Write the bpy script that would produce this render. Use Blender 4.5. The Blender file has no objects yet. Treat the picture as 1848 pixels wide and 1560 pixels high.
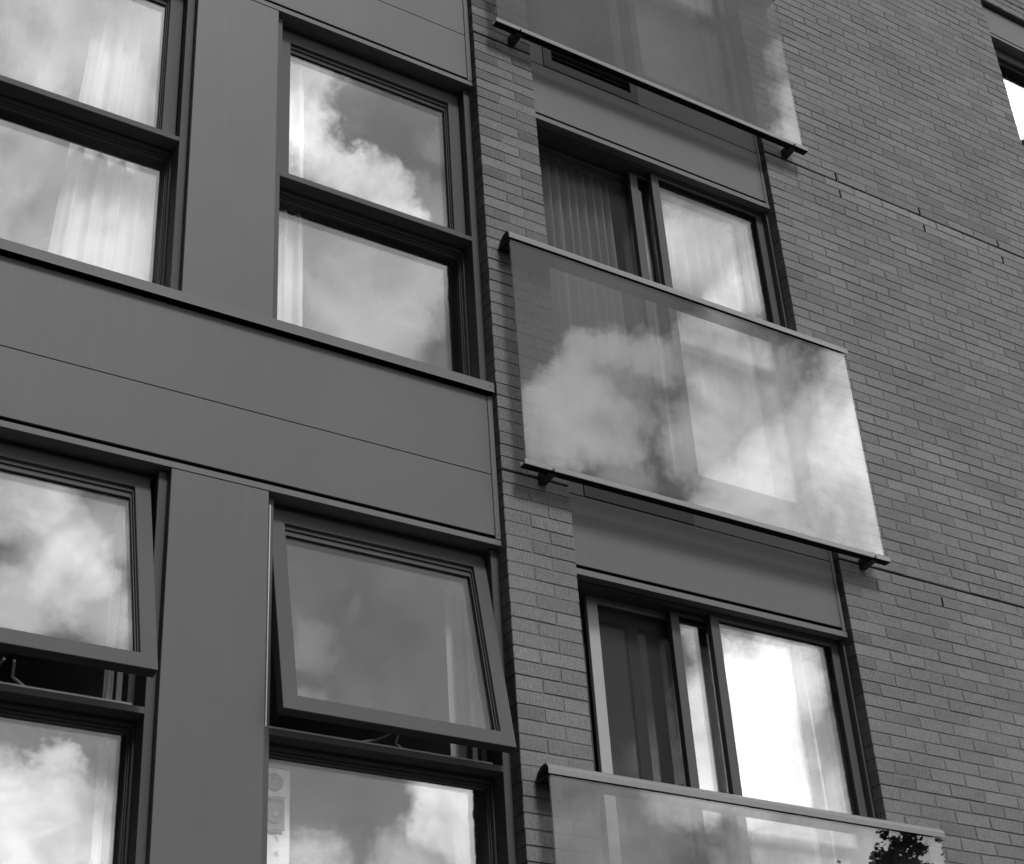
import bpy, bmesh, math, random
from mathutils import Vector, Matrix
random.seed(7)
scene = bpy.context.scene
COL = scene.collection
R = math.radians

# ------------------------------------------------------------------ camera
CAMR = ((0.84512041, 0.23645376, 0.47943834),
        (-0.53128443, 0.47088447, 0.70427599),
        (-0.05923136, -0.84991613, 0.52357828))      # world = CAMR @ (right, down, forward)
DIST = 6.036
FPX = 2977.58
cam_data = bpy.data.cameras.new('camera')
cam = bpy.data.objects.new('camera', cam_data)
COL.objects.link(cam)
cam_data.sensor_fit = 'HORIZONTAL'
cam_data.sensor_width = 36.0
cam_data.lens = FPX / 1848.0 * 36.0
cam_data.clip_start = 0.05
cam_data.clip_end = 2000
right = Vector([CAMR[i][0] for i in range(3)])
down = Vector([CAMR[i][1] for i in range(3)])
fwd = Vector([CAMR[i][2] for i in range(3)])
m = Matrix((right, -down, -fwd)).transposed().to_4x4()
m.translation = Vector((0, -DIST, 0))
cam.matrix_world = m
scene.camera = cam
scene.render.resolution_x = 1024
scene.render.resolution_y = 864

scene.view_settings.view_transform = 'Standard'
scene.view_settings.look = 'None'
scene.view_settings.exposure = 0.0
scene.view_settings.gamma = 1.0
scene.view_settings.use_curve_mapping = False
try:
    scene.cycles.max_bounces = 12
    scene.cycles.transparent_max_bounces = 24
    scene.cycles.glossy_bounces = 6
except Exception:
    pass

# ------------------------------------------------------------------ world: sky with clouds
SUN_EL, SUN_AZ = 50.0, 4.0     # azimuth measured from -Y (in front of the facade) towards +X
sun_dir = Vector((math.sin(R(SUN_AZ)) * math.cos(R(SUN_EL)), -math.cos(R(SUN_AZ)) * math.cos(R(SUN_EL)), math.sin(R(SUN_EL))))
world = bpy.data.worlds.new('World')
scene.world = world
world.use_nodes = True
nt = world.node_tree
N, L = nt.nodes, nt.links
N.clear()


def mathn(op, a, b=None, c=None, clamp=False, tree=None):
    t = tree or nt
    n = t.nodes.new('ShaderNodeMath')
    n.operation = op
    n.use_clamp = clamp
    for i, v in enumerate((a, b, c)):
        if v is None:
            continue
        if isinstance(v, (int, float)):
            n.inputs[i].default_value = v
        else:
            t.links.new(v, n.inputs[i])
    return n.outputs[0]


def maprange(v, a, b, c, d, tree=None, kind='SMOOTHSTEP'):
    t = tree or nt
    n = t.nodes.new('ShaderNodeMapRange')
    n.interpolation_type = kind
    n.inputs['From Min'].default_value = a
    n.inputs['From Max'].default_value = b
    n.inputs['To Min'].default_value = c
    n.inputs['To Max'].default_value = d
    t.links.new(v, n.inputs['Value'])
    return n.outputs['Result']


def cam_dir(px, py):
    x, y = px - 924.0, py - 780.0
    d = Vector([CAMR[i][0] * x + CAMR[i][1] * y + CAMR[i][2] * FPX for i in range(3)])
    return d.normalized()


def refl(px, py, tilt=0.0):
    """direction in the sky that a pane shows at a place in the photograph"""
    d = cam_dir(px, py)
    n = Vector((0, -math.cos(R(tilt)), math.sin(R(tilt))))
    return (d - 2 * d.dot(n) * n).normalized()


geo = N.new('ShaderNodeTexCoord')
dirv = geo.outputs['Generated']
sky = N.new('ShaderNodeTexSky')
sky.sky_type = 'NISHITA'
sky.sun_disc = False
sky.sun_elevation = R(SUN_EL)
sky.sun_rotation = R(180.0 - SUN_AZ)
sky.dust_density = 2.0
bw = N.new('ShaderNodeRGBToBW')
L.new(sky.outputs[0], bw.inputs[0])
sky_val = bw.outputs[0]

# turbulence shared by all clouds
nz = N.new('ShaderNodeTexNoise')
nz.inputs['Scale'].default_value = 15.0
nz.inputs['Detail'].default_value = 9.0
nz.inputs['Roughness'].default_value = 0.70
L.new(dirv, nz.inputs['Vector'])
sub = N.new('ShaderNodeVectorMath'); sub.operation = 'SUBTRACT'
L.new(nz.outputs['Color'], sub.inputs[0]); sub.inputs[1].default_value = (0.5, 0.5, 0.5)
scl = N.new('ShaderNodeVectorMath'); scl.operation = 'SCALE'
L.new(sub.outputs[0], scl.inputs[0]); scl.inputs['Scale'].default_value = 0.075
add = N.new('ShaderNodeVectorMath'); add.operation = 'ADD'
L.new(dirv, add.inputs[0]); L.new(scl.outputs[0], add.inputs[1])
nrm = N.new('ShaderNodeVectorMath'); nrm.operation = 'NORMALIZE'
L.new(add.outputs[0], nrm.inputs[0])
wob = nrm.outputs[0]

# clouds: (x, y, radius, brightness, tilt) where each one shows in the windows
CLOUDS = [
    # upper left window, both lights
    (5, 130, 75, 2.4, 0), (150, 330, 150, 1.6, 0), (60, 420, 120, 1.5, 0), (230, 80, 130, 1.7, 0), (40, 20, 80, 1.5, 0),
    # upper light beside the pier
    (540, 130, 55, 2.4, 0), (545, 225, 38, 2.9, 0), (590, 275, 34, 2.9, 0), (635, 310, 34, 3.0, 0), (690, 345, 38, 3.1, 0), (725, 375, 26, 2.8, 0),
    (812, 255, 30, .55, 0), (770, 380, 36, .8, 0), (600, 160, 60, .5, 0),
    # its lower light
    (545, 430, 60, 1.1, 0), (640, 490, 60, 1.2, 0), (580, 580, 70, 1.3, 0), (720, 570, 50, 1.3, 0), (750, 490, 44, 1.2, 0), (660, 640, 60, 1.2, 0), (800, 480, 35, 1.0, 0), (520, 540, 60, 1.5, 0),
    # middle balustrade
    (1030, 720, 50, 1.7, 0), (1010, 780, 50, 1.8, 0), (1085, 770, 56, 1.9, 0), (1110, 645, 34, 1.4, 0), (1050, 660, 34, 1.4, 0), (1190, 640, 36, 1.5, 0), (1260, 625, 34, 1.2, 0), (1150, 700, 34, 1.0, 0),
    (1340, 690, 60, 2.0, 0), (1400, 860, 75, 2.9, 0), (1270, 780, 55, 1.9, 0), (1590, 800, 85, 4.6, 0), (1610, 930, 90, 4.8, 0), (1560, 700, 60, 3.2, 0), (1545, 770, 50, 3.6, 0), (1560, 850, 60, 4.4, 0), (1580, 930, 60, 4.4, 0), (1500, 900, 50, 2.6, 0), (1540, 690, 34, 3.0, 0),
    (1330, 950, 60, 2.6, 0), (1450, 950, 60, 2.4, 0), (1460, 780, 50, 2.4, 0), (1530, 960, 60, 3.4, 0), (1120, 880, 40, 1.0, 0), (1330, 560, 40, 1.6, 0), (1360, 510, 40, 1.2, 0), (1270, 450, 60, .9, 0),
    # edge of the top balustrade, window at the right edge
    (1445, 105, 36, 1.6, 0), (1450, 240, 36, 1.8, 0), (1450, 170, 40, 1.7, 0), (1870, 190, 120, 5.0, 0),
    # lower sliding door
    (1330, 1300, 75, 3.2, 0), (1375, 1400, 66, 3.0, 0), (1400, 1250, 60, 2.6, 0), (1500, 1380, 50, 1.0, 0), (1250, 1400, 60, 2.6, 0), (1245, 1150, 26, 1.6, 0),
    (1090, 1540, 110, 1.5, 0), (1480, 1550, 110, 2.2, 0), (1650, 1540, 90, 1.6, 0),
    # lowest panes
    (800, 1440, 48, 2.5, 0), (850, 1490, 44, 2.4, 0), (740, 1560, 46, 1.4, 0), (560, 1590, 44, 1.4, 0),
    (40, 1520, 80, 2.6, 0), (95, 1375, 26, 2.0, 0), (60, 1420, 34, 1.6, 0), (230, 1450, 18, 1.8, 0), (140, 1460, 26, 1.9, 0), (170, 1540, 60, 1.9, 0), (10, 1400, 30, 1.0, 0),
    # seen in the two lights that stand open
    (30, 890, 60, 2.05, 13), (130, 1030, 60, 2.13, 13), (40, 1090, 50, 1.60, 13), (190, 1100, 46, 1.37, 13), (90, 960, 50, 1.52, 13), (200, 950, 46, 1.06, 13),
    (640, 1085, 14, .45, 9.8), (620, 1110, 14, .35, 9.8), (560, 1200, 16, .15, 9.8),
]
total = None
for (px, py, rad, amp, tilt) in CLOUDS:
    d = refl(px, py, tilt)
    ang = math.atan(rad / FPX * 1.0) * 1.15
    dp = N.new('ShaderNodeVectorMath'); dp.operation = 'DOT_PRODUCT'
    L.new(wob, dp.inputs[0]); dp.inputs[1].default_value = d
    v = maprange(dp.outputs['Value'], math.cos(ang * 1.9), math.cos(ang * 0.15), 0.0, amp * 1.15)
    total = v if total is None else mathn('SMOOTH_MAX', total, v, 0.35)
# the same kind of broken cloud over the rest of the sky
nz2 = N.new('ShaderNodeTexNoise')
nz2.inputs['Scale'].default_value = 3.0
nz2.inputs['Detail'].default_value = 8.0
nz2.inputs['Roughness'].default_value = 0.6
mp = N.new('ShaderNodeMapping'); mp.inputs['Location'].default_value = (3.1, 1.7, 0.4)
L.new(dirv, mp.inputs[0]); L.new(mp.outputs[0], nz2.inputs['Vector'])
wide = maprange(nz2.outputs[0], 0.47, 0.70, 0.0, 1.6)
# only where the windows do not already show sky of known shape
dc = N.new('ShaderNodeVectorMath'); dc.operation = 'DOT_PRODUCT'
L.new(dirv, dc.inputs[0]); dc.inputs[1].default_value = refl(924, 780, 3)
away = maprange(dc.outputs['Value'], math.cos(R(30)), math.cos(R(17)), 1.0, 0.03)
wide = mathn('MULTIPLY', wide, away)
total = mathn('ADD', total, wide)
# fine structure inside the clouds
nz3 = N.new('ShaderNodeTexNoise')
nz3.inputs['Scale'].default_value = 13.0
nz3.inputs['Detail'].default_value = 9.0
nz3.inputs['Roughness'].default_value = 0.6
nz3.inputs['Distortion'].default_value = 0.3
L.new(dirv, nz3.inputs['Vector'])
fine = maprange(nz3.outputs[0], 0.3, 0.7, 0.55, 1.35)
total = mathn('MULTIPLY', total, fine)
# clear-sky part + clouds, in the sky texture's own (bright) units; strength below brings them down
BASE_GAIN, CLOUD_UNIT = 1.0, 10.0
val = mathn('ADD', mathn('MINIMUM', mathn('MULTIPLY', sky_val, BASE_GAIN), 4.4), mathn('MULTIPLY', total, CLOUD_UNIT))
bg = N.new('ShaderNodeBackground')
bg.inputs['Strength'].default_value = 0.12
L.new(val, bg.inputs['Color'])
wo = N.new('ShaderNodeOutputWorld')
L.new(bg.outputs[0], wo.inputs[0])

# ------------------------------------------------------------------ sun (veiled by thin cloud)
sl = bpy.data.lights.new('sun', 'SUN')
sl.energy = 2.0
sl.angle = R(11)
sun = bpy.data.objects.new('sun', sl)
sun.rotation_euler = (-sun_dir).to_track_quat('-Z', 'Y').to_euler()
sun.location = (20, -40, 40)
COL.objects.link(sun)

# ------------------------------------------------------------------ materials


def new_mat(name):
    mt = bpy.data.materials.new(name)
    mt.use_nodes = True
    return mt, mt.node_tree, mt.node_tree.nodes['Principled BSDF']


def grey(v):
    return (v, v, v, 1)


def painted(name, v, rough=0.45, var=0.06, metallic=0.0, streak=0.0, spec=0.35, bump=0.0):
    mt, t, b = new_mat(name)
    tc = t.nodes.new('ShaderNodeTexCoord')
    n1 = t.nodes.new('ShaderNodeTexNoise'); n1.inputs['Scale'].default_value = 1.3; n1.inputs['Detail'].default_value = 5
    t.links.new(tc.outputs['Object'], n1.inputs['Vector'])
    n2 = t.nodes.new('ShaderNodeTexNoise'); n2.inputs['Scale'].default_value = 220; n2.inputs['Detail'].default_value = 2
    t.links.new(tc.outputs['Object'], n2.inputs['Vector'])
    f = mathn('ADD', maprange(n1.outputs[0], .3, .7, -var, var, t), maprange(n2.outputs[0], .3, .7, -var * .5, var * .5, t), tree=t)
    if streak:
        mpp = t.nodes.new('ShaderNodeMapping'); mpp.inputs['Scale'].default_value = (14, 14, .9)
        t.links.new(tc.outputs['Object'], mpp.inputs[0])
        n3 = t.nodes.new('ShaderNodeTexNoise'); n3.inputs['Scale'].default_value = 1.6; n3.inputs['Detail'].default_value = 4
        t.links.new(mpp.outputs[0], n3.inputs['Vector'])
        f = mathn('ADD', f, maprange(n3.outputs[0], .5, .8, 0, streak, t), tree=t)
    val_ = mathn('MULTIPLY', mathn('ADD', f, 1.0, tree=t), v, tree=t)
    t.links.new(val_, b.inputs['Base Color'])
    b.inputs['Roughness'].default_value = rough
    b.inputs['Metallic'].default_value = metallic
    b.inputs['Specular IOR Level'].default_value = spec
    if streak > .05:
        mq = t.nodes.new('ShaderNodeMapping'); mq.inputs['Scale'].default_value = (38, 38, .5); mq.inputs['Location'].default_value = (3, 1, 7)
        t.links.new(tc.outputs['Object'], mq.inputs[0])
        n4 = t.nodes.new('ShaderNodeTexNoise'); n4.inputs['Scale'].default_value = 1.0; n4.inputs['Detail'].default_value = 3
        t.links.new(mq.outputs[0], n4.inputs['Vector'])
        n5 = t.nodes.new('ShaderNodeTexNoise'); n5.inputs['Scale'].default_value = 2.6; n5.inputs['Detail'].default_value = 6
        t.links.new(tc.outputs['Object'], n5.inputs['Vector'])
        marks = mathn('MULTIPLY', maprange(n4.outputs[0], .64, .74, 0, .08, t), maprange(n5.outputs[0], .45, .65, 0, 1, t), tree=t)
        val2 = mathn('MULTIPLY', val_, mathn('ADD', marks, 1.0, tree=t), tree=t)
        t.links.new(val2, b.inputs['Base Color'])
    if bump:
        bp = t.nodes.new('ShaderNodeBump'); bp.inputs['Strength'].default_value = bump; bp.inputs['Distance'].default_value = .002
        t.links.new(n1.outputs[0], bp.inputs['Height']); t.links.new(bp.outputs[0], b.inputs['Normal'])
    return mt


def glassy(name, f0, tint=1.0, wave=0.0):
    """thin architectural glass: see-through plus a Schlick reflection on each face"""
    mt = bpy.data.materials.new(name)
    mt.use_nodes = True
    t = mt.node_tree
    t.nodes.clear()
    out = t.nodes.new('ShaderNodeOutputMaterial')
    tr = t.nodes.new('ShaderNodeBsdfTransparent'); tr.inputs[0].default_value = grey(tint)
    gl = t.nodes.new('ShaderNodeBsdfGlossy'); gl.inputs['Roughness'].default_value = 0.0
    gl.inputs[0].default_value = grey(1)
    g = t.nodes.new('ShaderNodeNewGeometry')
    dp = t.nodes.new('ShaderNodeVectorMath'); dp.operation = 'DOT_PRODUCT'
    t.links.new(g.outputs['Incoming'], dp.inputs[0]); t.links.new(g.outputs['Normal'], dp.inputs[1])
    c = mathn('ABSOLUTE', dp.outputs['Value'], tree=t)
    p = mathn('POWER', mathn('SUBTRACT', 1.0, c, tree=t), 5.0, tree=t)
    fac = mathn('ADD', mathn('MULTIPLY', p, 1 - f0, tree=t), f0, tree=t, clamp=True)
    if wave:
        tc = t.nodes.new('ShaderNodeTexCoord')
        n1 = t.nodes.new('ShaderNodeTexNoise'); n1.inputs['Scale'].default_value = 2.2; n1.inputs['Detail'].default_value = 1
        t.links.new(tc.outputs['Object'], n1.inputs['Vector'])
        bp = t.nodes.new('ShaderNodeBump'); bp.inputs['Strength'].default_value = 1.0; bp.inputs['Distance'].default_value = wave
        t.links.new(n1.outputs[0], bp.inputs['Height']); t.links.new(bp.outputs[0], gl.inputs['Normal'])
    mx = t.nodes.new('ShaderNodeMixShader')
    t.links.new(fac, mx.inputs[0]); t.links.new(tr.outputs[0], mx.inputs[1]); t.links.new(gl.outputs[0], mx.inputs[2])
    t.links.new(mx.outputs[0], out.inputs[0])
    return mt


def brick_material():
    mt, t, b = new_mat('wire_cut_brick')
    at = t.nodes.new('ShaderNodeAttribute'); at.attribute_name = 'tone'
    tc = t.nodes.new('ShaderNodeTexCoord')
    g = t.nodes.new('ShaderNodeNewGeometry')
    mp_ = t.nodes.new('ShaderNodeMapping'); mp_.inputs['Scale'].default_value = (120, 60, 22)
    t.links.new(g.outputs['Position'], mp_.inputs[0])
    ns = t.nodes.new('ShaderNodeTexNoise'); ns.inputs['Scale'].default_value = 1; ns.inputs['Detail'].default_value = 4
    t.links.new(mp_.outputs[0], ns.inputs['Vector'])
    ng = t.nodes.new('ShaderNodeTexNoise'); ng.inputs['Scale'].default_value = 170; ng.inputs['Detail'].default_value = 3
    t.links.new(g.outputs['Position'], ng.inputs['Vector'])
    nl = t.nodes.new('ShaderNodeTexNoise'); nl.inputs['Scale'].default_value = 1.1; nl.inputs['Detail'].default_value = 4
    t.links.new(g.outputs['Position'], nl.inputs['Vector'])
    f = mathn('ADD', maprange(ns.outputs[0], .3, .7, -.13, .13, t), maprange(ng.outputs[0], .35, .65, -.24, .24, t), tree=t)
    f = mathn('ADD', f, maprange(nl.outputs[0], .3, .7, -.09, .09, t), tree=t)
    v = mathn('MULTIPLY', mathn('ADD', f, 1.0, tree=t), at.outputs['Fac'], tree=t)
    t.links.new(v, b.inputs['Base Color'])
    b.inputs['Roughness'].default_value = .93
    b.inputs['Specular IOR Level'].default_value = .15
    h = mathn('ADD', ns.outputs[0], mathn('MULTIPLY', ng.outputs[0], .8, tree=t), tree=t)
    bp = t.nodes.new('ShaderNodeBump'); bp.inputs['Strength'].default_value = .8; bp.inputs['Distance'].default_value = .0016
    t.links.new(h, bp.inputs['Height']); t.links.new(bp.outputs[0], b.inputs['Normal'])
    return mt


def cloth(name, v, trans=0.35):
    mt = bpy.data.materials.new(name)
    mt.use_nodes = True
    t = mt.node_tree
    t.nodes.clear()
    out = t.nodes.new('ShaderNodeOutputMaterial')
    d = t.nodes.new('ShaderNodeBsdfDiffuse'); d.inputs[0].default_value = grey(v)
    tl = t.nodes.new('ShaderNodeBsdfTranslucent'); tl.inputs[0].default_value = grey(v)
    tc = t.nodes.new('ShaderNodeTexCoord')
    n = t.nodes.new('ShaderNodeTexNoise'); n.inputs['Scale'].default_value = 300
    t.links.new(tc.outputs['Object'], n.inputs['Vector'])
    cv = mathn('MULTIPLY', maprange(n.outputs[0], .3, .7, .93, 1.03, t), v, tree=t)
    t.links.new(cv, d.inputs[0])
    mx = t.nodes.new('ShaderNodeMixShader'); mx.inputs[0].default_value = trans
    t.links.new(d.outputs[0], mx.inputs[1]); t.links.new(tl.outputs[0], mx.inputs[2])
    t.links.new(mx.outputs[0], out.inputs[0])
    return mt


def mesh_screen_material():
    mt = bpy.data.materials.new('insect_mesh')
    mt.use_nodes = True
    t = mt.node_tree
    t.nodes.clear()
    out = t.nodes.new('ShaderNodeOutputMaterial')
    tr = t.nodes.new('ShaderNodeBsdfTransparent')
    d = t.nodes.new('ShaderNodeBsdfDiffuse'); d.inputs[0].default_value = grey(.07)
    mx = t.nodes.new('ShaderNodeMixShader'); mx.inputs[0].default_value = .33
    t.links.new(tr.outputs[0], mx.inputs[1]); t.links.new(d.outputs[0], mx.inputs[2])
    t.links.new(mx.outputs[0], out.inputs[0])
    return mt


M = dict(
    panel=painted('coated_panel', .122, .5, .04, spec=.25, streak=.055, bump=.10),
    flash=painted('folded_flashing', .165, .55, .05, spec=.15),
    frame=painted('window_aluminium', .098, .6, .05, spec=.12),
    frame_light=painted('mill_aluminium', .34, .4, .05, spec=.4),
    dark=painted('recess_shade', .006, .9, .1, spec=.0),  # near-black colour that stands in for the shade inside gaps
    gasket=painted('rubber_gasket', .012, .7, .1, spec=.1),
    seal=painted('pale_seal', .62, .5, .05),
    steel=painted('dark_steel', .035, .5, .1, spec=.3),
    rail=painted('handrail_aluminium', .20, .32, .05, spec=.5),
    mortar=painted('mortar', .16, .95, .12, spec=.1),
    room=painted('room_plaster', .28, .9, .05, spec=.1),
    cabinet=painted('white_plastic', .85, .4, .03),
    cabinet_dark=painted('grey_grille', .22, .5, .05),
    blade=painted('vent_blade', .06, .4, .05),
    ground=painted('asphalt', .035, .9, .2, spec=.1),
    blocker_wall=painted('blocker_dark', .02, .95, .15, spec=.0),  # finish of the added blocks, kept dark to bounce little light
    bark=painted('bark', .05, .9, .2, spec=.1),
    leaf=painted('leaf', .09, .6, .3, spec=.2),
    glass=glassy('window_glass', .054, .965),
    bglass=glassy('balustrade_glass', .062, .66),
    brick=brick_material(),
    curtain=cloth('white_voile', .86, .15),
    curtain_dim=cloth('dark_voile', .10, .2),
    curtain_grey=cloth('grey_voile', .74, .15),
    mesh=mesh_screen_material(),
    wardrobe=painted('wardrobe_door', .7, .5, .05),
)

# ------------------------------------------------------------------ helpers


def link_mesh(name, bm, mat, parent=None):
    me = bpy.data.meshes.new(name)
    bm.normal_update()
    bm.to_mesh(me)
    bm.free()
    me.materials.append(M[mat] if isinstance(mat, str) else mat)
    o = bpy.data.objects.new(name, me)
    COL.objects.link(o)
    if parent is not None:
        o.parent = parent
    return o


def box(bm, x0, x1, y0, y1, z0, z1):
    v = [bm.verts.new(p) for p in ((x0, y0, z0), (x1, y0, z0), (x1, y1, z0), (x0, y1, z0), (x0, y0, z1), (x1, y0, z1), (x1, y1, z1), (x0, y1, z1))]
    for f in ((0, 3, 2, 1), (4, 5, 6, 7), (0, 1, 5, 4), (1, 2, 6, 5), (2, 3, 7, 6), (3, 0, 4, 7)):
        bm.faces.new([v[i] for i in f])
    return v


def bevel(bm, w, seg=1):
    bm.normal_update()
    es = [e for e in bm.edges if len(e.link_faces) == 2 and e.link_faces[0].normal.dot(e.link_faces[1].normal) < .95]
    bmesh.ops.bevel(bm, geom=es, offset=w, segments=seg, profile=.6, affect='EDGES', clamp_overlap=True)


def bx(name, mat, parent, *d, bev=0.0):
    bm = bmesh.new()
    box(bm, *d)
    if bev:
        bevel(bm, bev)
    return link_mesh(name, bm, mat, parent)


def ring(bm, x0, x1, z0, z1, y0, y1, wl, wr, wb, wt):
    """rectangular picture frame, one welded loop of four members"""
    def loop(e, y):
        l_, r_, b_, t_ = (0, 0, 0, 0) if not e else (wl, wr, wb, wt)
        return [bm.verts.new(p) for p in ((x0 + l_, y, z0 + b_), (x1 - r_, y, z0 + b_), (x1 - r_, y, z1 - t_), (x0 + l_, y, z1 - t_))]
    of, inf, ob, ib = loop(0, y0), loop(1, y0), loop(0, y1), loop(1, y1)
    for i in range(4):
        j = (i + 1) % 4
        bm.faces.new((of[i], of[j], inf[j], inf[i]))
        bm.faces.new((ob[j], ob[i], ib[i], ib[j]))
        bm.faces.new((of[j], of[i], ob[i], ob[j]))
        bm.faces.new((inf[i], inf[j], ib[j], ib[i]))


def prism(bm, pts, x0, x1):
    """closed YZ outline extruded along X"""
    a = [bm.verts.new((x0, y, z)) for y, z in pts]
    b = [bm.verts.new((x1, y, z)) for y, z in pts]
    n = len(pts)
    for i in range(n):
        j = (i + 1) % n
        bm.faces.new((a[i], b[i], b[j], a[j]))
    bm.faces.new(a[::-1])
    bm.faces.new(b)
    bmesh.ops.recalc_face_normals(bm, faces=bm.faces[:])


def cyl(bm, p0, p1, r0, r1=None, seg=12, caps=True):
    p0, p1 = Vector(p0), Vector(p1)
    r1 = r0 if r1 is None else r1
    ax = (p1 - p0)
    q = ax.to_track_quat('Z', 'Y')
    ra, rb = [], []
    for i in range(seg):
        a = 2 * math.pi * i / seg
        v = Vector((math.cos(a), math.sin(a), 0))
        ra.append(bm.verts.new(p0 + q @ (v * r0)))
        rb.append(bm.verts.new(p1 + q @ (v * r1)))
    for i in range(seg):
        j = (i + 1) % seg
        bm.faces.new((ra[i], ra[j], rb[j], rb[i]))
    if caps:
        bm.faces.new(ra[::-1])
        bm.faces.new(rb)


def thing(name, label, cat, loc=(0, 0, 0), group=None):
    o = bpy.data.objects.new(name, None)
    o.empty_display_size = .3
    COL.objects.link(o)
    o.location = loc
    o['label'] = label
    o['category'] = cat
    if group:
        o['group'] = group
    return o


def tag(o, label, cat, group=None):
    o['label'] = label
    o['category'] = cat
    if group:
        o['group'] = group
    return o


def project(x, y, z):
    v = Vector((x, y + DIST, z))
    c = Vector([sum(CAMR[i][k] * v[i] for i in range(3)) for k in range(3)])
    if c.z <= 0:
        return None
    return 924 + c.x / c.z * FPX, 780 + c.y / c.z * FPX


GROUND_Z = -1.6
# ------------------------------------------------------------------ ground
bm = bmesh.new()
for s in (0,):
    v = [bm.verts.new(p) for p in ((-600, -600, GROUND_Z), (600, -600, GROUND_Z), (600, 600, GROUND_Z), (-600, 600, GROUND_Z))]
    bm.faces.new(v)
g_ = link_mesh('ground', bm, 'ground')
g_['kind'] = 'structure'

# ------------------------------------------------------------------ the building
building = thing('apartment_building', 'grey brick apartment building with metal clad window bay and glass fronted balconies', 'building')

H = 3.092                       # storey height
COURSE = 0.0752
Z38 = 2.892


def zc(n):
    return Z38 + COURSE * (n - 38)


JOINTS = (15, 56, 97, 138)       # movement joints under each floor slab
XP0, XP1 = 4.030, 4.445         # narrow pier
XW0 = 6.320                     # start of the broad wall
XF0, XF1 = 9.225, 11.9          # far window opening
ZF0, ZF1 = 8.66, zc(136)
TOP_N = 165
BOT_N = -22


def brick_mesh(x0, x1, z0, z1, tone, depth=.10, bm=None, lay=None):
    """one brick: chamfered arrises, corners slightly out of true"""
    own = bm is None
    if own:
        bm = bmesh.new()
        lay = bm.verts.layers.float.new('tone')
    j = lambda s=.0011: random.uniform(-s, s)
    yo = random.uniform(-.0016, .0012)
    x0 += j(.0015); x1 += j(.0015); z0 += j(.0014); z1 += j(.0014)
    ch = .0028
    mid = (x0 + x1) * .5 + j(.02)
    sag = j(.0012)
    # front ring has 6 points so long edges can wander
    def ringpts(y, e, s=1.0):
        return [(x0 + e, y, z0 + e), (mid, y, z0 + e + sag * s), (x1 - e, y, z0 + e), (x1 - e, y, z1 - e), (mid, y, z1 - e + sag * s), (x0 + e, y, z1 - e)]
    fr = [bm.verts.new((p[0] + j(.0006), p[1] + j(.0005), p[2] + j(.0006))) for p in ringpts(yo, ch)]
    sh = [bm.verts.new(p) for p in ringpts(yo + ch, 0)]
    bk = [bm.verts.new(p) for p in ringpts(depth, 0)]
    for vv in fr + sh + bk:
        vv[lay] = tone
    bm.faces.new(fr[:2] + fr[4:])
    bm.faces.new((fr[1], fr[2], fr[3], fr[4]))
    for i in range(6):
        k = (i + 1) % 6
        bm.faces.new((fr[k], fr[i], sh[i], sh[k]))
        bm.faces.new((sh[k], sh[i], bk[i], bk[k]))
    return bm, lay


def tone_for(n, kind, x, z):
    base = .190
    t = base * random.choice((.88, .93, .96, 1.0, 1.0, 1.03, 1.06, 1.10)) * random.uniform(.97, 1.03)
    if kind == 'half':
        t *= random.choice((.80, .86, .9, .95)) if (x > 6 or n > 80) else random.choice((.92, .96, 1.0, 1.03))
    if x < 4.5 and n > 80 and kind == 'half':
        t *= .88
    if n == 96 and x > 6.7:
        t *= 1.22
    if n == 95 and x > 6.9 and random.random() < .5:
        t *= 1.12
    return t


bricks = []                      # (x0, x1, z0, z1, tone, part)
MG = .0043


def add_brick(n, x0, x1, kind='full', where='w'):
    z0, z1 = zc(n) + MG, zc(n + 1) - MG
    if n in JOINTS:
        z0 += .003
    if n + 1 in JOINTS:
        z1 -= .003
    bricks.append((x0, x1, z0, z1, tone_for(n, kind, x0, z0), n))


for n in range(BOT_N, TOP_N):
    # pier, two bricks a course
    if n % 2 == 0:
        add_brick(n, XP0, 4.184 - MG, 'half')
        add_brick(n, 4.184 + MG, XP1)
    else:
        add_brick(n, XP0, 4.296 - MG)
        add_brick(n, 4.296 + MG, XP1, 'half')
    # broad wall, stretcher bond starting with a half or a whole brick at the opening
    xs = [XW0] + ([XW0 + .1335 + .2655 * k for k in range(22)] if n % 2 else [XW0 + .267 + .2655 * k for k in range(22)])
    for a, b in zip(xs[:-1], xs[1:]):
        x0 = a if a == XW0 else a + MG
        x1 = b - MG
        zz = zc(n) + .03
        if ZF0 - .03 < zz < ZF1 and x1 > XF0 - .01 and x0 < XF1:
            if x0 < XF0 - .06:
                add_brick(n, x0, XF0, 'half' if XF0 - x0 < .16 else 'full')
            elif x1 > XF1 + .06:
                add_brick(n, XF1, x1, 'half')
            continue
        if x0 < XF0 < x1 and ZF0 - .03 < zz < ZF1:
            x1 = XF0
        add_brick(n, x0, x1, 'half' if (a == XW0 and n % 2) else 'full')

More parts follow.
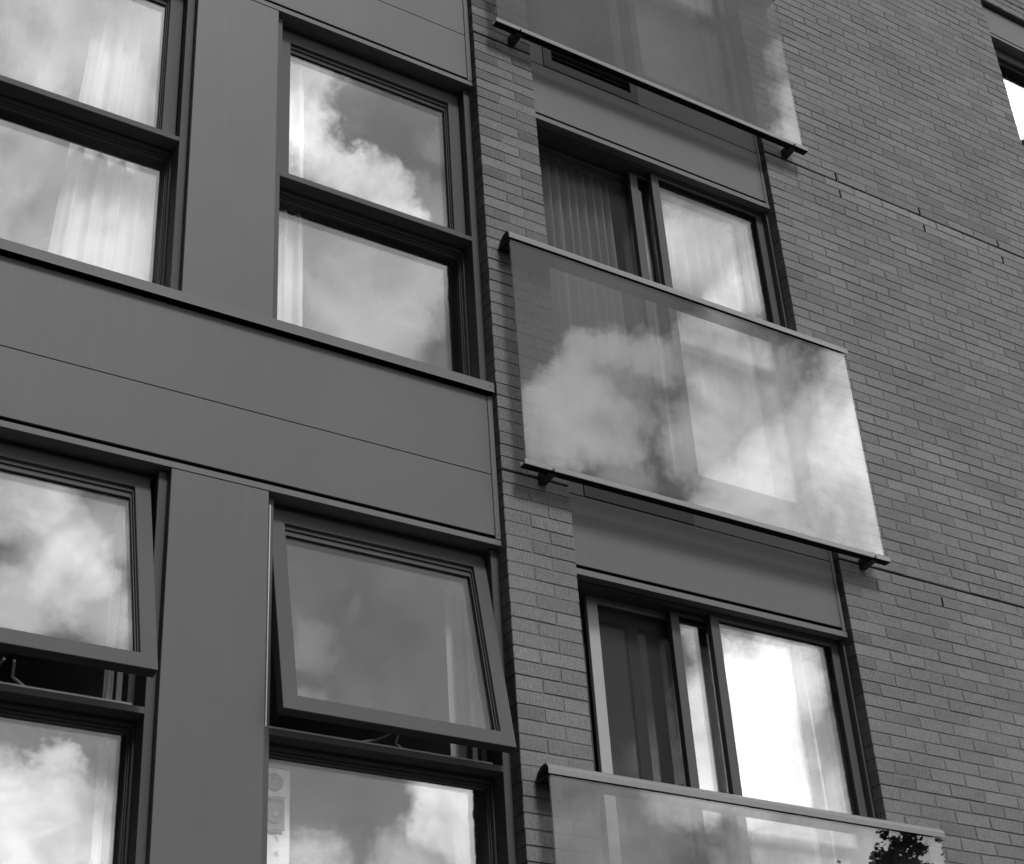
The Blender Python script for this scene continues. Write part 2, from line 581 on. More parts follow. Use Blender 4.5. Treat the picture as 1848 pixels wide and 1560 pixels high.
# mortar bed behind the bricks, interrupted at the movement joints
bm = bmesh.new()
bm_p = bmesh.new()
brk = [BOT_N] + [j for j in JOINTS] + [TOP_N]
for a, b in zip(brk[:-1], brk[1:]):
    z0 = zc(a) + (.007 if a in JOINTS else 0)
    z1 = zc(b) - (.007 if b in JOINTS else 0)
    box(bm_p, XP0 + .004, XP1 - .004, .0030, .098, z0, z1)
    # broad wall in strips round the far window
    segs = [(XW0 + .004, XF0 - .004, z0, z1)]
    lo, hi = max(z0, ZF0), min(z1, ZF1)
    if lo < hi:
        if z0 < ZF0:
            segs.append((XF0 - .004, XF1 + .3, z0, ZF0))
        if z1 > ZF1:
            segs.append((XF0 - .004, XF1 + .3, ZF1, z1))
        segs.append((XF1, XF1 + .3, lo, hi))
    else:
        segs.append((XF0 - .004, XF1 + .3, z0, z1))
    for s in segs:
        if s[3] - s[2] > .01:
            box(bm, s[0], s[1], .0030, .098, s[2], s[3])
wall = link_mesh('brick_wall', bm, 'mortar', building)
pier = link_mesh('brick_pier', bm_p, 'mortar', building)

# rank the bricks by how large the photograph shows them
ranked = []
for i, bdat in enumerate(bricks):
    x0, x1, z0, z1, t, n = bdat
    pts = [project(x, 0, z) for x, z in ((x0, z0), (x1, z0), (x1, z1), (x0, z1))]
    ar = 0
    if all(pts):
        cx = sum(p[0] for p in pts) / 4; cy = sum(p[1] for p in pts) / 4
        if 0 < cx < 1848 and 0 < cy < 1560:
            for k in range(4):
                p, q = pts[k], pts[(k + 1) % 4]
                ar += p[0] * q[1] - q[0] * p[1]
            ar = abs(ar) / 2
            # bricks behind the balustrade glass show less
            if XP0 + .06 < (x0 + x1) / 2 < 6.6 and (4.27 < z0 < 5.68 or z0 > 7.36 or z0 < 2.6):
                ar *= .3
    ranked.append((ar, i))
ranked.sort(reverse=True)
single = set(i for a, i in ranked[:298] if a > 0)
bm_r, lay_r = bmesh.new(), None
lay_r = bm_r.verts.layers.float.new('tone')
bm_q = bmesh.new()
lay_q = bm_q.verts.layers.float.new('tone')
for i, (x0, x1, z0, z1, t, n) in enumerate(bricks):
    if i in single:
        b_, _l = brick_mesh(0, x1 - x0, 0, z1 - z0, t)
        o = link_mesh('brick', b_, 'brick', pier if x0 < 5 else wall)
        o.location = (x0, 0, z0)
    else:
        brick_mesh(x0, x1, z0, z1, t, bm=(bm_q if x0 < 5 else bm_r), lay=(lay_q if x0 < 5 else lay_r))
rest = link_mesh('brick_field', bm_r, 'brick', wall)
rest['kind'] = 'stuff'
rest = link_mesh('brick_field', bm_q, 'brick', pier)
rest['kind'] = 'stuff'

# weep slots beside the movement joints: black inserts painted as their inner shade
for (x, n) in ((6.969, 97), (7.765, 97), (6.974, 95), (7.778, 95), (8.56, 97), (8.57, 95), (7.115, 54), (8.0, 54)):
    bx('weep_slot_fill', 'dark', wall, x - .005, x + .005, -.0035, .03, zc(n) + .008, zc(n + 1) - .008)

# inner leaf behind the brickwork and closed body of the building
bm = bmesh.new()
box(bm, XP0 + .01, XP1 - .01, .30, .34, zc(BOT_N), zc(TOP_N))
box(bm, XP0 + .002, XP0 + .06, .099, .30, zc(BOT_N), zc(TOP_N))
box(bm, XP1 - .06, XP1 - .002, .099, .30, zc(BOT_N), zc(TOP_N))
for a, b, c, d in ((XW0 + .002, XF0 - .002, zc(BOT_N), zc(TOP_N)), (XF0 - .002, XF1 + .3, zc(BOT_N), ZF0 - .02), (XF0 - .002, XF1 + .3, ZF1 + .01, zc(TOP_N))):
    box(bm, a, b, .099, .34, c, d)
link_mesh('inner_wall', bm, 'dark', building)

# ------------------------------------------------------------------ rooms


def room(x0, x1, z0, z1, depth=3.2, y0=.30):
    bm = bmesh.new()
    v = box(bm, x0, x1, y0, y0 + depth, z0, z1)
    for f in list(bm.faces):
        c = f.calc_center_median()
        if abs(c.y - y0) < 1e-4:
            bm.faces.remove(f)
    bmesh.ops.reverse_faces(bm, faces=bm.faces[:])
    o = link_mesh('room_lining', bm, 'room', building)
    # thickness, so that the room is a shell and not a sheet
    md = o.modifiers.new('thickness', 'SOLIDIFY'); md.thickness = .05; md.offset = -1
    return o


# ------------------------------------------------------------------ metal clad bay on the left
BX0, BX1 = -1.6, XP0
COLS = [(-.25, .225), (1.025 - .475, 1.025 - 0.0), (2.290, 2.765)]
COLS = [(-.715, -.240), (.550, 1.025), (2.290, 2.765)]
YP = .045


def bay_level(k):
    """spandrel between the head of window row k and the sill of row k+1"""
    dz = k * H
    zf = 3.820 + dz
    # head flashing: a folded strip with a black box above it, painted as the gap's shade
    bm = bmesh.new()
    prism(bm, [(YP - .003, zf), (YP - .003, zf + .030), (YP + .030, zf + .030), (YP + .030, zf + .012), (.150, zf + .012), (.150, zf)], BX0, BX1 - .002)
    link_mesh('head_flashing', bm, 'flash', building)
    bx('gap_shade_fill', 'dark', building, BX0, BX1 - .003, YP + .032, .30, zf + .014, zf + .031)
    # two rows of cladding panel with a hairline joint, boards about 3.6 m long
    zb, zj, zt = zf + .052, 4.226 + dz, 4.705 + dz
    for (a, b) in ((BX0, XP0 - .036),):
        bx('cladding_panel', 'panel', building, a, b, YP, YP + .010, zb, zj - .002, bev=.0012)
        bx('cladding_panel', 'panel', building, a, b, YP, YP + .010, zj + .002, zt, bev=.0012)
        bx('panel_backing', 'dark', building, a + .001, b, YP + .0115, .29, zb - .0195, zt - .001)  # backing painted black so the gaps look shaded
    # corner trim with a rivet
    bx('corner_trim', 'flash', building, XP0 - .034, XP0 - .002, YP - .004, .30, zb - .018, zt, bev=.003)
    bm = bmesh.new()
    cyl(bm, (XP0 - .02, YP - .001, zb + .006), (XP0 - .02, YP - .0065, zb + .006), .0035, .002, 10)
    link_mesh('rivet', bm, 'steel', building)
    # projecting sill with drip edge
    zs = 4.714 + dz
    bm = bmesh.new()
    prism(bm, [(.012, zs + .006), (.010, zs), (.016, zs), (.020, zs + .008), (.020, zs + .050), (.30, zs + .075), (.30, zs + .085), (.012, zs + .058)], BX0, BX1 - .006)
    o = link_mesh('window_sill', bm, 'flash', building)
    bx('sill_shade_strip', 'dark', building, BX0, BX1 - .01, .03, .29, zs - .009, zs + .045)  # black strip painted in as the shadow beneath the sill
    bm = bmesh.new()
    cyl(bm, (XP0 - .03, .0135, zs + .03), (XP0 - .03, .008, zs + .03), .0035, .002, 10)
    link_mesh('rivet', bm, 'steel', building)


for k in (-1, 0, 1):
    bay_level(k)
for k in (-1, 0, 1, 2):
    zs, zh = 4.714 + (k - 1) * H + .056, 3.820 + k * H - .002
    for (a, b) in COLS:
        bm = bmesh.new(); box(bm, a, b, YP, .298, zs, zh); bevel(bm, .002)
        link_mesh('column_panel', bm, 'panel', building)
# parapet and base, out of the picture
bx('cladding_panel', 'panel', building, BX0, BX1 - .002, YP, .30, 3.82 + 2 * H + .002, zc(TOP_N))
bx('cladding_panel', 'panel', building, BX0, BX1 - .002, YP, .30, zc(BOT_N), 4.713 - 2 * H)


def sash_group(root_obj, x0, x1, z0, z1, tilt):
    """top hung sash: face frame, stepped beads and the pane, all turned about the hinge line"""
    hy, hz = .150, z1
    mat = Matrix.Translation((0, hy, hz)) @ Matrix.Rotation(R(-tilt), 4, 'X') @ Matrix.Translation((0, -hy, -hz))
    out = []
    w = .074
    bm = bmesh.new()
    wb = w if tilt else .056
    ring(bm, x0, x1, z0, z1, .140, .198, w, w, wb, w)
    bevel(bm, .002)
    bm.transform(mat)
    out.append(link_mesh('sash', bm, 'frame', root_obj))
    bm = bmesh.new()
    a = w + .0005
    ab = wb + .0005
    ring(bm, x0 + a, x1 - a, z0 + ab, z1 - a, .156, .201, .004, .005, .004, .020)
    ring(bm, x0 + a + .0045, x1 - a - .0065, z0 + ab + .0045, z1 - a - .0205, .166, .201, .003, .006, .003, .026)
    bevel(bm, .0012)
    bm.transform(mat)
    link_mesh('glazing_bead', bm, 'frame', root_obj)
    bm = bmesh.new()
    ring(bm, x0 + a + .0078, x1 - a - .0098, z0 + ab + .0078, z1 - a - .0468, .170, .175, .003, .004, .003, .004)
    bm.transform(mat)
    link_mesh('gasket', bm, 'gasket', root_obj)
    bm = bmesh.new()
    g = a + .006
    box(bm, x0 + g, x1 - g, .176, .180, z0 + ab + .006, z1 - a - .04)
    bm.transform(mat)
    out.append(link_mesh('pane', bm, 'glass', root_obj))
    bm = bmesh.new()
    box(bm, x0 + g, x1 - g, .196, .200, z0 + ab + .006, z1 - a - .04)
    bm.transform(mat)
    out.append(link_mesh('inner_pane', bm, 'glass', root_obj))
    return mat


def bay_window(x0, x1, k, tilt, up=0.0, dx=0.0):
    zh = 3.820 + k * H
    zs = 4.714 + (k - 1) * H + .07
    zt = 5.758 + (k - 1) * H - (.012 if k == 0 else 0)           # transom underside
    win = bpy.data.objects.new('awning_window', None)
    COL.objects.link(win); win.parent = building
    win.location = (0, 0, 0)
    j = .043
    bm = bmesh.new()
    box(bm, x0, x0 + j, .085, .30, zs - .01, zh - .001)
    box(bm, x1 - j, x1, .085, .30, zs - .01, zh - .001)
    box(bm, x0 + j, x1 - j, .200, .30, zh - .05, zh - .001)
    box(bm, x0 + j, x1 - j, .150, .199, zh - .030, zh - .001)
    box(bm, x0 + j, x1 - j, .150, .30, zs - .01, zs + .03)
    bevel(bm, .0015)
    link_mesh('window_frame', bm, 'frame', win)
    bm = bmesh.new()
    box(bm, x0 + j, x1 - j, .084, .30, zt, zt + .030)
    bevel(bm, .0015)
    link_mesh('transom', bm, 'frame', win)
    sash_group(win, x0 + j + .003, x1 - j - .003 - dx, zt + .034 + up, zh - .034 + up * .2, tilt)
    # inner stop and pale weather seal round the opening light
    bm = bmesh.new()
    ring(bm, x0 + j + .001, x1 - j - .001, zt + .031, zh - .055, .215, .299, .020, .030, .010, .02)
    link_mesh('inner_stop', bm, 'frame', win)
    if tilt:
        bx('weather_seal', 'seal', win, x0 + .0215, x0 + .0265, .0805, .0845, zt + .031, zh - .05)
        bx('weather_seal', 'seal', win, x0 + .027, x1 - j - .055, .0865, .0935, zt + .0305, zt + .0385)
        bx('weather_seal', 'seal', win, x1 - j - .085, x1 - j - .062, .2005, .2145, zt + .0415, zh - .08)
    # fixed light under the transom: stepped beads and pane
    bm = bmesh.new()
    ring(bm, x0 + j + .001, x1 - j - .001, zs + .0305, zt - .001, .175, .298, .010, .010, .004, .024)
    bevel(bm, .001)
    link_mesh('fixed_frame', bm, 'frame', win)
    bm = bmesh.new()
    ring(bm, x0 + j + .0115, x1 - j - .0115, zs + .035, zt - .0255, .198, .298, .004, .005, .004, .012)
    bevel(bm, .001)
    link_mesh('glazing_bead', bm, 'frame', win)
    bm = bmesh.new()
    ring(bm, x0 + j + .016, x1 - j - .017, zs + .0395, zt - .038, .210, .298, .004, .004, .004, .012)
    link_mesh('glazing_bead', bm, 'frame', win)
    bx('pane', 'glass', win, x0 + j + .0205, x1 - j - .0215, .216, .220, zs + .044, zt - .0505)
    bx('inner_pane', 'glass', win, x0 + j + .0205, x1 - j - .0215, .238, .242, zs + .044, zt - .0505)
    if tilt > 1:
        # folding stay between the frame and the open sash
        xm = (x0 + x1) / 2 - .02
        zb = zt + .045
        yb = .150 - math.sin(R(tilt)) * (zh - zt - .07)
        zz = zh - .034 - math.cos(R(tilt)) * (zh - zt - .07) + .012
        for sx in (-1, 1):
            bm = bmesh.new()
            cyl(bm, (xm + sx * .19, .19, zb), (xm + sx * .05, (.19 + yb) / 2 + .02, zb + .012), .006, seg=8)
            cyl(bm, (xm + sx * .05, (.19 + yb) / 2 + .02, zb + .012), (xm + sx * .02, yb + .05, zz), .006, seg=8)
            cyl(bm, (xm + sx * .19, .19, zb - .012), (xm + sx * .19, .19, zb + .010), .012, seg=10)
            link_mesh('stay_arm', bm, 'frame_light', win)
    room(x0 - .02, x1 + .02, zs - .35, zh + .05)
    return win


for k in (0, 1):
    bay_window(1.025, 2.290, k, (13.0 if k == 0 else 0), (.055 if k == 0 else 0), (.016 if k == 0 else 0))
    bay_window(2.765, 4.030, k, (9.8 if k == 0 else 0), (.022 if k == 0 else 0))
# windows beside and above the picture, plain infill
for k, xs in ((0, (-.240, .550)), (1, (-.240, .550))):
    bay_window(xs[0], xs[1], k, 0)
for k in (-1, 2):
    zs, zh = 4.714 + (k - 1) * H + .06, 3.820 + k * H
    for (a, b) in ((-.24, .55), (1.025, 2.29), (2.765, 4.03)):
        bx('cladding_panel', 'panel', building, a, b, .1, .29, zs, zh - .003)

# ------------------------------------------------------------------ sliding doors with glass balustrades


def leaf(parent, x0, x1, z0, z1, y, wl, wr, wt, wb, pane='glass'):
    bm = bmesh.new()
    ring(bm, x0, x1, z0, z1, y, y + .038, wl, wr, wb, wt)
    bevel(bm, .0015)
    link_mesh('door_leaf', bm, 'frame', parent)
    bm = bmesh.new()
    ring(bm, x0 + wl + .0003, x1 - wr - .0003, z0 + wb + .0003, z1 - wt - .0003, y + .009, y + .033, .005, .005, .004, .005)
    link_mesh('glazing_bead', bm, 'gasket', parent)
    e = .0055
    if pane == 'glass':
        bx('pane', 'glass', parent, x0 + wl + e, x1 - wr - e, y + .011, y + .015, z0 + wb + e, z1 - wt - e)
        bx('inner_pane', 'glass', parent, x0 + wl + e, x1 - wr - e, y + .027, y + .031, z0 + wb + e, z1 - wt - e)


def door_unit(k):
    dz = k * H
    x0, x1 = XP1 + .002, XW0 - .002
    zt = 3.764 + dz
    zb = 4.440 + dz - H             # threshold
    # spandrel: flashing, gap, panel, corner trim
    bm = bmesh.new()
    prism(bm, [(YP - .006, zt), (YP - .006, zt + .033), (YP + .03, zt + .033), (YP + .03, zt + .012), (.098, zt + .012), (.098, zt)], x0 - .004, x1)
    link_mesh('head_flashing', bm, 'flash', building)
    bx('gap_shade_fill', 'dark', building, x0 + .02, x1 - .01, YP + .032, .30, zt + .014, zt + .0365)  # black box, the shade of the gap put into its colour
    pz0, pj, pz1 = zt + .057, 4.240 + dz, 4.425 + dz
    bx('panel_backing', 'dark', building, x0 + .001, x1 - .001, .0985, .30, zt + .038, pz1 - .001)
    bx('panel_backing', 'dark', building, x0 + .001, x1 - .028, YP + .0115, .097, pz0 - .018, pj)
    bx('cladding_panel', 'panel', building, x0, x1 - .028, YP, YP + .010, pz0, pj - .0025, bev=.0012)
    # the upper panel is cut round a ventilation louvre
    vx0, vx1, vz0, vz1 = x0 + .125, x0 + .855, 4.240 + dz, pz1 - .012
    bm = bmesh.new()
    box(bm, x0, vx0 - .004, YP, .098, pj + .0025, pz1)
    link_mesh('cladding_panel', bm, 'panel', building)
    bx('cladding_panel', 'panel', building, vx1 + .004, x1 - .028, YP, .098, pj + .0025, pz1, bev=.0012)
    bx('corner_trim', 'flash', building, x1 - .026, x1 - .001, YP - .003, .098, pz0 - .022, pz1, bev=.003)
    bm = bmesh.new()
    cyl(bm, (x1 - .014, YP - .002, pz0 + .01), (x1 - .014, YP - .006, pz0 + .01), .0035, .002, 10)
    link_mesh('rivet', bm, 'steel', building)
    vent = bpy.data.objects.new('vent_louvre', None); COL.objects.link(vent); vent.parent = building
    bm = bmesh.new()
    ring(bm, vx0, vx1, vz0 + .003, vz1, YP - .004, .098, .065, .055, .070, .012)
    bevel(bm, .0015)
    link_mesh('louvre_frame', bm, 'frame', vent)
    zz = vz0 + .073
    q = 0
    while zz < vz1 - .03:
        bm = bmesh.new()
        prism(bm, [(.066, zz + .030), (.070, zz + .030), (.094, zz + .052), (.094, zz + .056), (.070, zz + .035), (.066, zz + .035)], vx0 + .0655, vx1 - .0555)
        link_mesh('louvre_blade', bm, 'frame', vent)
        zz += .036
        q += 1
    bx('louvre_back', 'dark', vent, vx0 + .0655, vx1 - .0555, .0945, .0975, vz0 + .07, vz1 - .012)

    # door frame
    door = bpy.data.objects.new('sliding_door', None); COL.objects.link(door); door.parent = building
    bm = bmesh.new()
    box(bm, x0, x0 + .020, .075, .30, zb, zt - .001)
    box(bm, x1 - .016, x1, .072, .30, zb, zt - .001)
    box(bm, x0 + .02, x1 - .016, .099, .108, zt - .014, zt - .0005)
    box(bm, x0 + .02, x1 - .016, .1085, .30, zt - .004, zt - .0005)
    box(bm, x0 + .02, x1 - .016, .080, .30, zb, zb + .045)
    bevel(bm, .001)
    link_mesh('door_frame', bm, 'frame', door)
    # outer, fixed leaf on the right
    leaf(door, 5.385, x1 - .017, zb + .046, zt - .008, .112, .060, .055, .032, .145)
    # inner leaf, slid part way behind it
    xl = 5.150 if k == 0 else 5.250
    leaf(door, xl, xl + .90, zb + .046, zt - .006, .158, .058, .058, .032, .145)
    # insect screen in the open part
    xs0 = (4.648 if k == 0 else 4.500)
    bm = bmesh.new()
    ring(bm, xs0, xs0 + .95, zb + .046, zt - .006, .215, .238, .068 if k == 0 else .02, .04, .05, .035)
    bevel(bm, .001)
    link_mesh('screen_frame', bm, 'frame_light' if k == 0 else 'frame', door)
    bx('screen_mesh', 'mesh', door, xs0 + .066 if k == 0 else xs0 + .019, xs0 + .911, .225, .2265, zb + .095, zt - .04)
    if k == 0:
        bm = bmesh.new()
        ring(bm, 4.700, 4.965, zb + .048, zt - .008, .262, .292, .03, .035, .10, .10)
        link_mesh('inner_casement', bm, 'steel', door)
        bm = bmesh.new()
        ring(bm, 4.9655, 5.60, zb + .048, zt - .008, .262, .292, .035, .035, .10, .10)
        link_mesh('inner_casement', bm, 'steel', door)
        bx('inner_pane', 'glass', door, 4.7305, 4.9295, .272, .276, zb + .149, zt - .109)
        bx('inner_pane', 'glass', door, 5.001, 5.5645, .272, .276, zb + .149, zt - .109)
        bx('jamb_liner', 'frame', door, x0 + .021, xs0 - .002, .262, .295, zb + .046, zt - .006)
    room(x0 - .02, x1 + .02, zb - .05, zt + .01)
    return door


for k in (0, 1, 2):
    door_unit(k)
bx('cladding_panel', 'panel', building, XP1 + .002, XW0 - .002, YP, .30, 3.764 + 2 * H + .09 + .6, zc(TOP_N))
bx('cladding_panel', 'panel', building, XP1 + .002, XW0 - .002, YP, .30, zc(BOT_N), 4.43 - H)


def balustrade(k):
    dz = k * H
    b = bpy.data.objects.new('glass_balustrade', None); COL.objects.link(b); b.parent = building
    x0, x1 = 4.100, 6.606
    if k == 1:
        x0 += .03
        dz += .034
    # hollow hood shaped handrail
    outer = [(-.119, 5.690), (-.119, 5.716), (-.112, 5.733), (-.095, 5.745), (-.070, 5.744), (-.045, 5.734), (-.022, 5.717), (-.004, 5.688)]
    inner = [(-.008, 5.688), (-.025, 5.713), (-.047, 5.729), (-.070, 5.739), (-.093, 5.740), (-.108, 5.730), (-.1145, 5.715), (-.1145, 5.690)]
    bm = bmesh.new()
    prism(bm, [(y, z + dz) for y, z in outer + inner], x0, x1)
    for f in bm.faces:
        f.smooth = False
    link_mesh('handrail', bm, 'rail', b)
    bx('rail_flange', 'steel', b, x0 + .001, x1 - .001, -.100, -.001, 5.680 + dz, 5.686 + dz)
    bx('glass_panel', 'bglass', b, x0 + .010, x1 - .026, -.109, -.099, 4.240 + dz, 5.700 + dz, bev=.0008)
    # shoe that holds the glass
    bm = bmesh.new()
    prism(bm, [(-.120, 4.232 + dz), (-.120, 4.262 + dz), (-.1125, 4.262 + dz), (-.1125, 4.238 + dz), (-.078, 4.238 + dz), (-.078, 4.262 + dz), (-.072, 4.262 + dz), (-.072, 4.232 + dz)], x0 - .006, x1 + .006)
    link_mesh('bottom_rail', bm, 'rail', b)
    bx('rail_under_strip', 'gasket', b, x0 - .004, x1 + .004, -.119, -.073, 4.2285 + dz, 4.2315 + dz)  # near-black strip along the underside of the bottom rail
    for cx in (x0 + .172, x1 - .110):
        bm = bmesh.new()
        prism(bm, [(-.100, 4.228 + dz), (-.100, 4.2235 + dz), (-.050, 4.217 + dz), (-.0035, 4.210 + dz), (-.0035, 4.270 + dz), (-.0715, 4.270 + dz), (-.0715, 4.228 + dz)], cx - .022, cx + .022)
        link_mesh('bracket', bm, 'steel', b)
        bm = bmesh.new()
        cyl(bm, (cx - .005, -.1195, 4.238 + dz), (cx - .005, -.127, 4.238 + dz), .0055, seg=8)
        cyl(bm, (x0 + .16, -.060, 4.232 + dz), (x0 + .16, -.060, 4.222 + dz), .006, seg=8) if cx < 5 else None
        link_mesh('bolt', bm, 'steel', b)
    return b


for k in (-1, 0, 1):
    balustrade(k)

# ------------------------------------------------------------------ far window at the right edge
fw = bpy.data.objects.new('far_window', None)
fw.name = 'upper_window'
COL.objects.link(fw); fw.parent = building
zh = 9.885
bm = bmesh.new()
prism(bm, [(YP - .004, zh), (YP - .004, zh + .028), (YP + .03, zh + .028), (YP + .03, zh + .012), (.14, zh + .012), (.14, zh)], XF0 + .002, XF1 - .002)
link_mesh('head_flashing', bm, 'flash', fw)
bx('gap_shade_fill', 'dark', fw, XF0 + .001, XF1 - .001, YP + .032, .30, zh + .014, zh + .056)  # black fill painted as shade over the flashing
bx('cladding_panel', 'panel', fw, XF0 + .002, XF1 - .002, YP, .30, zh + .048, ZF1 - .022, bev=.0012)
bm = bmesh.new()
ring(bm, XF0 + .002, XF1 - .002, ZF0, zh - .001, .130, .30, .09, .09, .06, .09)
bevel(bm, .002)
link_mesh('window_frame', bm, 'frame', fw)
bm = bmesh.new()
ring(bm, XF0 + .093, XF1 - .093, ZF0 + .061, zh - .092, .160, .29, .02, .02, .02, .05)
link_mesh('glazing_bead', bm, 'gasket', fw)
bx('pane', 'glass', fw, XF0 + .11, XF1 - .11, .200, .204, ZF0 + .078, zh - .139)
bx('inner_pane', 'glass', fw, XF0 + .11, XF1 - .11, .222, .226, ZF0 + .078, zh - .139)
bm = bmesh.new()
prism(bm, [(-.02, ZF0 - .03), (-.02, ZF0 - .003), (.13, ZF0 + .03), (.13, ZF0 - .0), (.0, ZF0 - .03)], XF0 + .002, XF1 - .002)
link_mesh('window_sill', bm, 'flash', fw)
room(XF0 - .02, XF1 + .02, ZF0 - .4, zh + .05)

# ------------------------------------------------------------------ curtains and things in the rooms


def curtain(name, x0, x1, z0, z1, y, mat, label, folds=9, amp=.022, lean=0.0, res=90, gather=0.0, solid=.0015):
    bm = bmesh.new()
    rows = 18
    ph = random.uniform(0, 6)
    grid = []
    for r_ in range(rows + 1):
        t = r_ / rows
        z = z0 + (z1 - z0) * t
        row = []
        for c in range(res + 1):
            s = c / res
            w = s + .020 * math.sin(s * 9 + ph) * (1 - .3 * t)
            a = x0 + lean * t
            x = a + (x1 - a) * w
            yy = y + amp * math.sin(w * folds * 2 * math.pi + ph + .5 * math.sin(t * 2.3 + s * 5)) + .35 * amp * math.sin(w * folds * 4.7 * math.pi + ph * 2) * (1 - .5 * t)
            row.append(bm.verts.new((x, yy, z)))
        grid.append(row)
    for r_ in range(rows):
        for c in range(res):
            f = bm.faces.new((grid[r_][c], grid[r_][c + 1], grid[r_ + 1][c + 1], grid[r_ + 1][c]))
            f.smooth = True
    o = link_mesh(name, bm, mat)
    md = o.modifiers.new('thickness', 'SOLIDIFY'); md.thickness = solid
    tag(o, label, 'curtain')
    return o


zs1 = 4.80
curtain('curtain', 1.700, 2.285, zs1, 6.90, .36, 'curtain', 'white voile curtain with a slanting edge behind the top left window', folds=5, amp=.018, lean=.15)
curtain('curtain', 2.70, 3.050, zs1, 6.90, .285, 'curtain', 'narrow white curtain drawn to the left side of the upper window beside the brick pier', folds=4, amp=.018)
curtain('curtain', 2.15, 2.19, 1.75, 3.85, .34, 'curtain', 'thin edge of white curtain inside the lower left open window', folds=1, amp=.008, res=12)
curtain('curtain', 3.86, 3.99, 1.75, 3.85, .34, 'curtain', 'thin white curtain edge inside the open window beside the brick pier', folds=2, amp=.010, res=24)
curtain('curtain', 4.47, 5.20, 4.50, 6.85, .34, 'curtain_grey', 'grey gathered curtain behind the insect screen of the upper sliding door', folds=11, amp=.04)
curtain('curtain', 5.30, 6.31, 4.50, 6.85, .36, 'curtain_grey', 'pale folded curtain behind the right leaf of the upper sliding door', folds=10, amp=.042)
curtain('curtain', 5.25, 6.31, 1.40, 3.74, .34, 'curtain', 'bright white curtain filling the right leaf of the lower sliding door', folds=7, amp=.045)
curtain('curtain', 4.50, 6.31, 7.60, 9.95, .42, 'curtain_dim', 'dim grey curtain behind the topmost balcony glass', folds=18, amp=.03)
curtain('curtain', 9.30, 11.8, 8.45, 9.86, .36, 'curtain', 'bright white curtain inside the window at the right edge', folds=12, amp=.02)

# white cabinet with two fans behind the lower left pane of the window beside the pier
cab = thing('fan_cabinet', 'white cabinet with two round fan grilles behind the lowest pane beside the column', 'cabinet', (2.90, .262, 1.60))


def cb(name, mat, *d, bev=0.0):
    bm = bmesh.new(); box(bm, *d)
    if bev:
        bevel(bm, bev)
    return link_mesh(name, bm, mat, cab)


cb('cabinet_body', 'cabinet', -.12, .095, 0, .30, 0, .980, bev=.006)
cb('front_panel', 'cabinet', -.11, .065, -.004, -.0005, .862, .958)
cb('front_panel', 'cabinet_dark', -.11, .065, -.004, -.0005, .705, .852)
for i, zc_ in enumerate((.914, .772)):
    bm = bmesh.new()
    for rr in (.040, .032, .024):
        seg = 28
        o_, i_ = [], []
        for s in range(seg):
            a = 2 * math.pi * s / seg
            o_.append((rr * math.cos(a), rr * math.sin(a)))
            i_.append(((rr - .005) * math.cos(a), (rr - .005) * math.sin(a)))
        vo = [bm.verts.new((x + .018 - .004 * (1 - i), -.012, z + zc_)) for x, z in o_]
        vi = [bm.verts.new((x + .018 - .004 * (1 - i), -.012, z + zc_)) for x, z in i_]
        wo_ = [bm.verts.new((x + .018 - .004 * (1 - i), -.0045, z + zc_)) for x, z in o_]
        for s in range(seg):
            q = (s + 1) % seg
            bm.faces.new((vo[s], vo[q], vi[q], vi[s]))
            bm.faces.new((wo_[s], wo_[q], vo[q], vo[s]))
    cyl(bm, (.018 - .004 * (1 - i), -.0045, zc_), (.018 - .004 * (1 - i), -.016, zc_), .014, seg=20)
    bmesh.ops.recalc_face_normals(bm, faces=bm.faces[:])
    link_mesh('fan_grille', bm, 'cabinet_dark', cab)
    bm = bmesh.new(); cyl(bm, (.018 - .004 * (1 - i), -.0008, zc_), (.018 - .004 * (1 - i), -.0066, zc_), .042, seg=28)
    link_mesh('fan_opening', bm, 'dark', cab)
    for s_ in range(5):
        cb('vent_slot', 'gasket', -.10, .055, -.0065, -.0042, .69 + i * .139 + s_ * .003 - .004, .6915 + i * .139 + s_ * .003 - .004)
for s_ in range(2):
    bm = bmesh.new(); cyl(bm, (.034, -.0005, .676 - s_ * .067), (.034, -.010, .676 - s_ * .067), .009, seg=14)
    link_mesh('knob', bm, 'seal', cab)

# ------------------------------------------------------------------ unseen block added on the left to keep light off left-facing sides
side_blocker = thing('added_light_blocker', 'unseen dark block added left of the facade to hold back light', 'building', (-2.4, -16, GROUND_Z))
bm = bmesh.new(); box(bm, -9, 0, -20, 15.6, 0, 36)
link_mesh('wall', bm, 'blocker_wall', side_blocker)
for r_ in range(10):
    for c in range(7):
        y0 = -16.4 + c * 4.3
        z0 = 1.6 + r_ * 3.1
        w_ = bx('window', 'frame', side_blocker, .001, .05, y0, y0 + 1.7, z0, z0 + 1.5)
        bx('pane', 'gasket', w_, .051, .056, y0 + .08, y0 + 1.62, z0 + .08, z0 + 1.42)
bm = bmesh.new(); box(bm, -9.1, .15, -20.1, 15.7, 36.001, 36.4)
link_mesh('coping', bm, 'flash', side_blocker)

# ------------------------------------------------------------------ trees across the street (mirrored in the lowest glass)


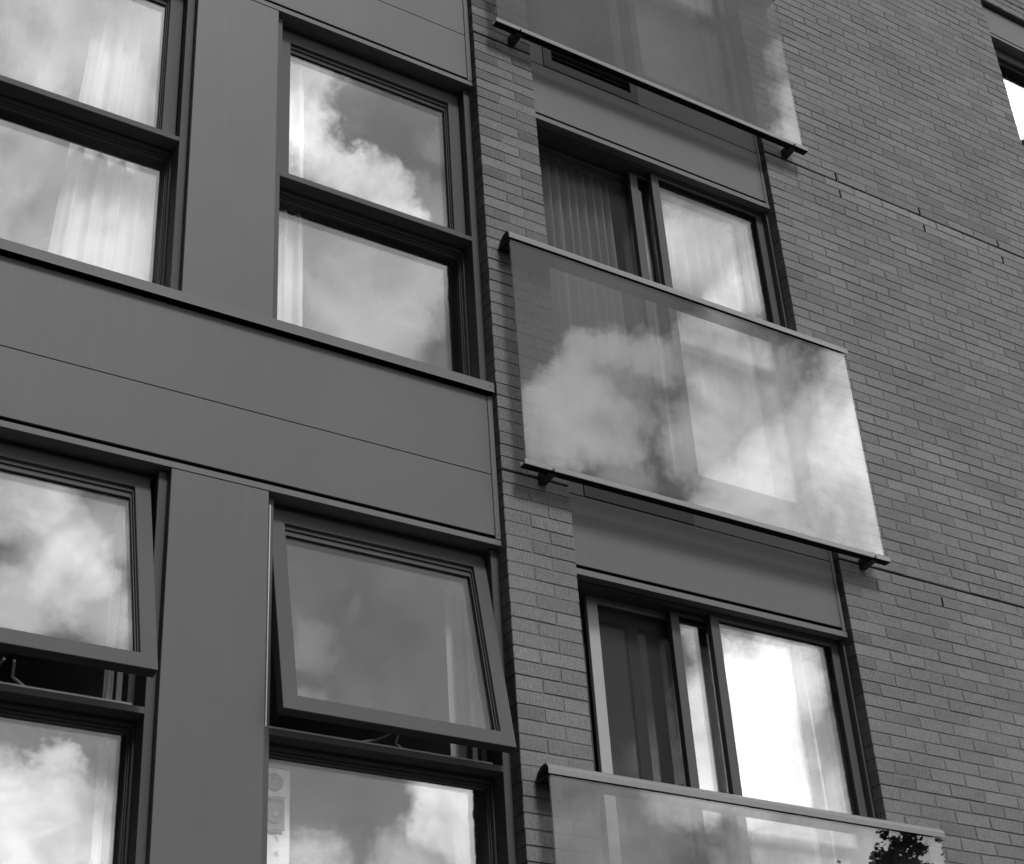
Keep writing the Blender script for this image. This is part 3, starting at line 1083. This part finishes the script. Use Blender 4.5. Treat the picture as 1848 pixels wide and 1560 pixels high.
def leafy_tree(x, y, h, rad, label, seed, dens=1.0):
    rnd = random.Random(seed)
    t = thing('street_tree', label, 'tree', (x, y, GROUND_Z), 'trees across the street')
    bm = bmesh.new()
    top = h * .72
    cyl(bm, (0, 0, 0), (.1, .05, top * .5), .19, .14, 10)
    cyl(bm, (.1, .05, top * .5), (0, 0, top), .14, .05, 10)
    clumps = []
    for i in range(26):
        a = rnd.uniform(0, 6.28)
        hz = rnd.uniform(.42, .97)
        rr = rad * math.sin(min(1, (1.04 - hz) * 2.3) * 1.5) * rnd.uniform(.45, .95)
        p = Vector((rr * math.cos(a), rr * math.sin(a), h * hz))
        clumps.append(p)
        cyl(bm, (0, 0, h * rnd.uniform(.3, .6)), p, .05, .012, 6)
    link_mesh('trunk', bm, 'bark', t)
    bm = bmesh.new()
    for p in clumps + [Vector((0, 0, h * .97))]:
        cr = rnd.uniform(.4, .75)
        for q in range(int(15 * dens)):
            v = Vector((rnd.gauss(0, 1), rnd.gauss(0, 1), rnd.gauss(0, .9))).normalized()
            c0 = p + v * cr * rnd.uniform(.3, 1.0)
            tr_ = rnd.uniform(.07, .17)
            for w3 in range(24):
                c = c0 + Vector((rnd.gauss(0, 1), rnd.gauss(0, 1), rnd.gauss(0, 1))) * tr_ * .5
                n = Vector((rnd.uniform(-1, 1), rnd.uniform(-1, 1), rnd.uniform(-1, 1))).normalized()
                u = n.orthogonal().normalized(); w2 = n.cross(u)
                sz = rnd.uniform(.026, .046)
                pts = [c + (u * math.cos(a_) * 1.15 + w2 * math.sin(a_)) * sz for a_ in (0, 1.05, 2.1, 3.14, 4.2, 5.24)]
                bm.faces.new([bm.verts.new(k_) for k_ in pts])
    cr_ = link_mesh('crown', bm, 'leaf', t)
    cr_['kind'] = 'stuff'
    return t


# where the tree tops must stand to be mirrored in the lowest balustrade
def mirror_spot(px, py, dist):
    d = cam_dir(px, py)
    s = (DIST - .105) / d.y
    hit = Vector((0, -DIST, 0)) + d * s
    r_ = Vector((d.x, -d.y, d.z))
    return hit + r_ * (dist / -r_.y)


p = mirror_spot(1622, 1514, 14.0)
leafy_tree(p.x, p.y, p.z - GROUND_Z, 1.7, 'leafy tree across the street mirrored in the lowest balcony glass', 3)
p = mirror_spot(1752, 1478, 14.0)
leafy_tree(p.x, p.y, p.z - GROUND_Z, 1.7, 'second leafy tree mirrored at the right end of the lowest balcony glass', 5)

# ------------------------------------------------------------------ unseen low block added across the street to cut low sky light
low_blocker = thing('added_horizon_blocker', 'unseen low dark block added across the street to cut low sky light', 'building', (30, -48, GROUND_Z))
bm = bmesh.new(); box(bm, -70, 90, -8, 0, 0, 8.6)
link_mesh('wall', bm, 'blocker_wall', low_blocker)
bm = bmesh.new(); prism(bm, [(-8.3, 8.601), (.3, 8.601), (-4, 11.0)], -70.2, 90.2)
link_mesh('roof', bm, 'steel', low_blocker)
for r_ in range(3):
    for c in range(14):
        x0_ = -22 + c * 5.2
        w_ = bx('window', 'frame_light', low_blocker, x0_, x0_ + 1.5, .001, .06, 1.2 + r_ * 2.6, 2.7 + r_ * 2.6)
        bx('pane', 'gasket', w_, x0_ + .08, x0_ + 1.42, .061, .066, 1.28 + r_ * 2.6, 2.62 + r_ * 2.6)
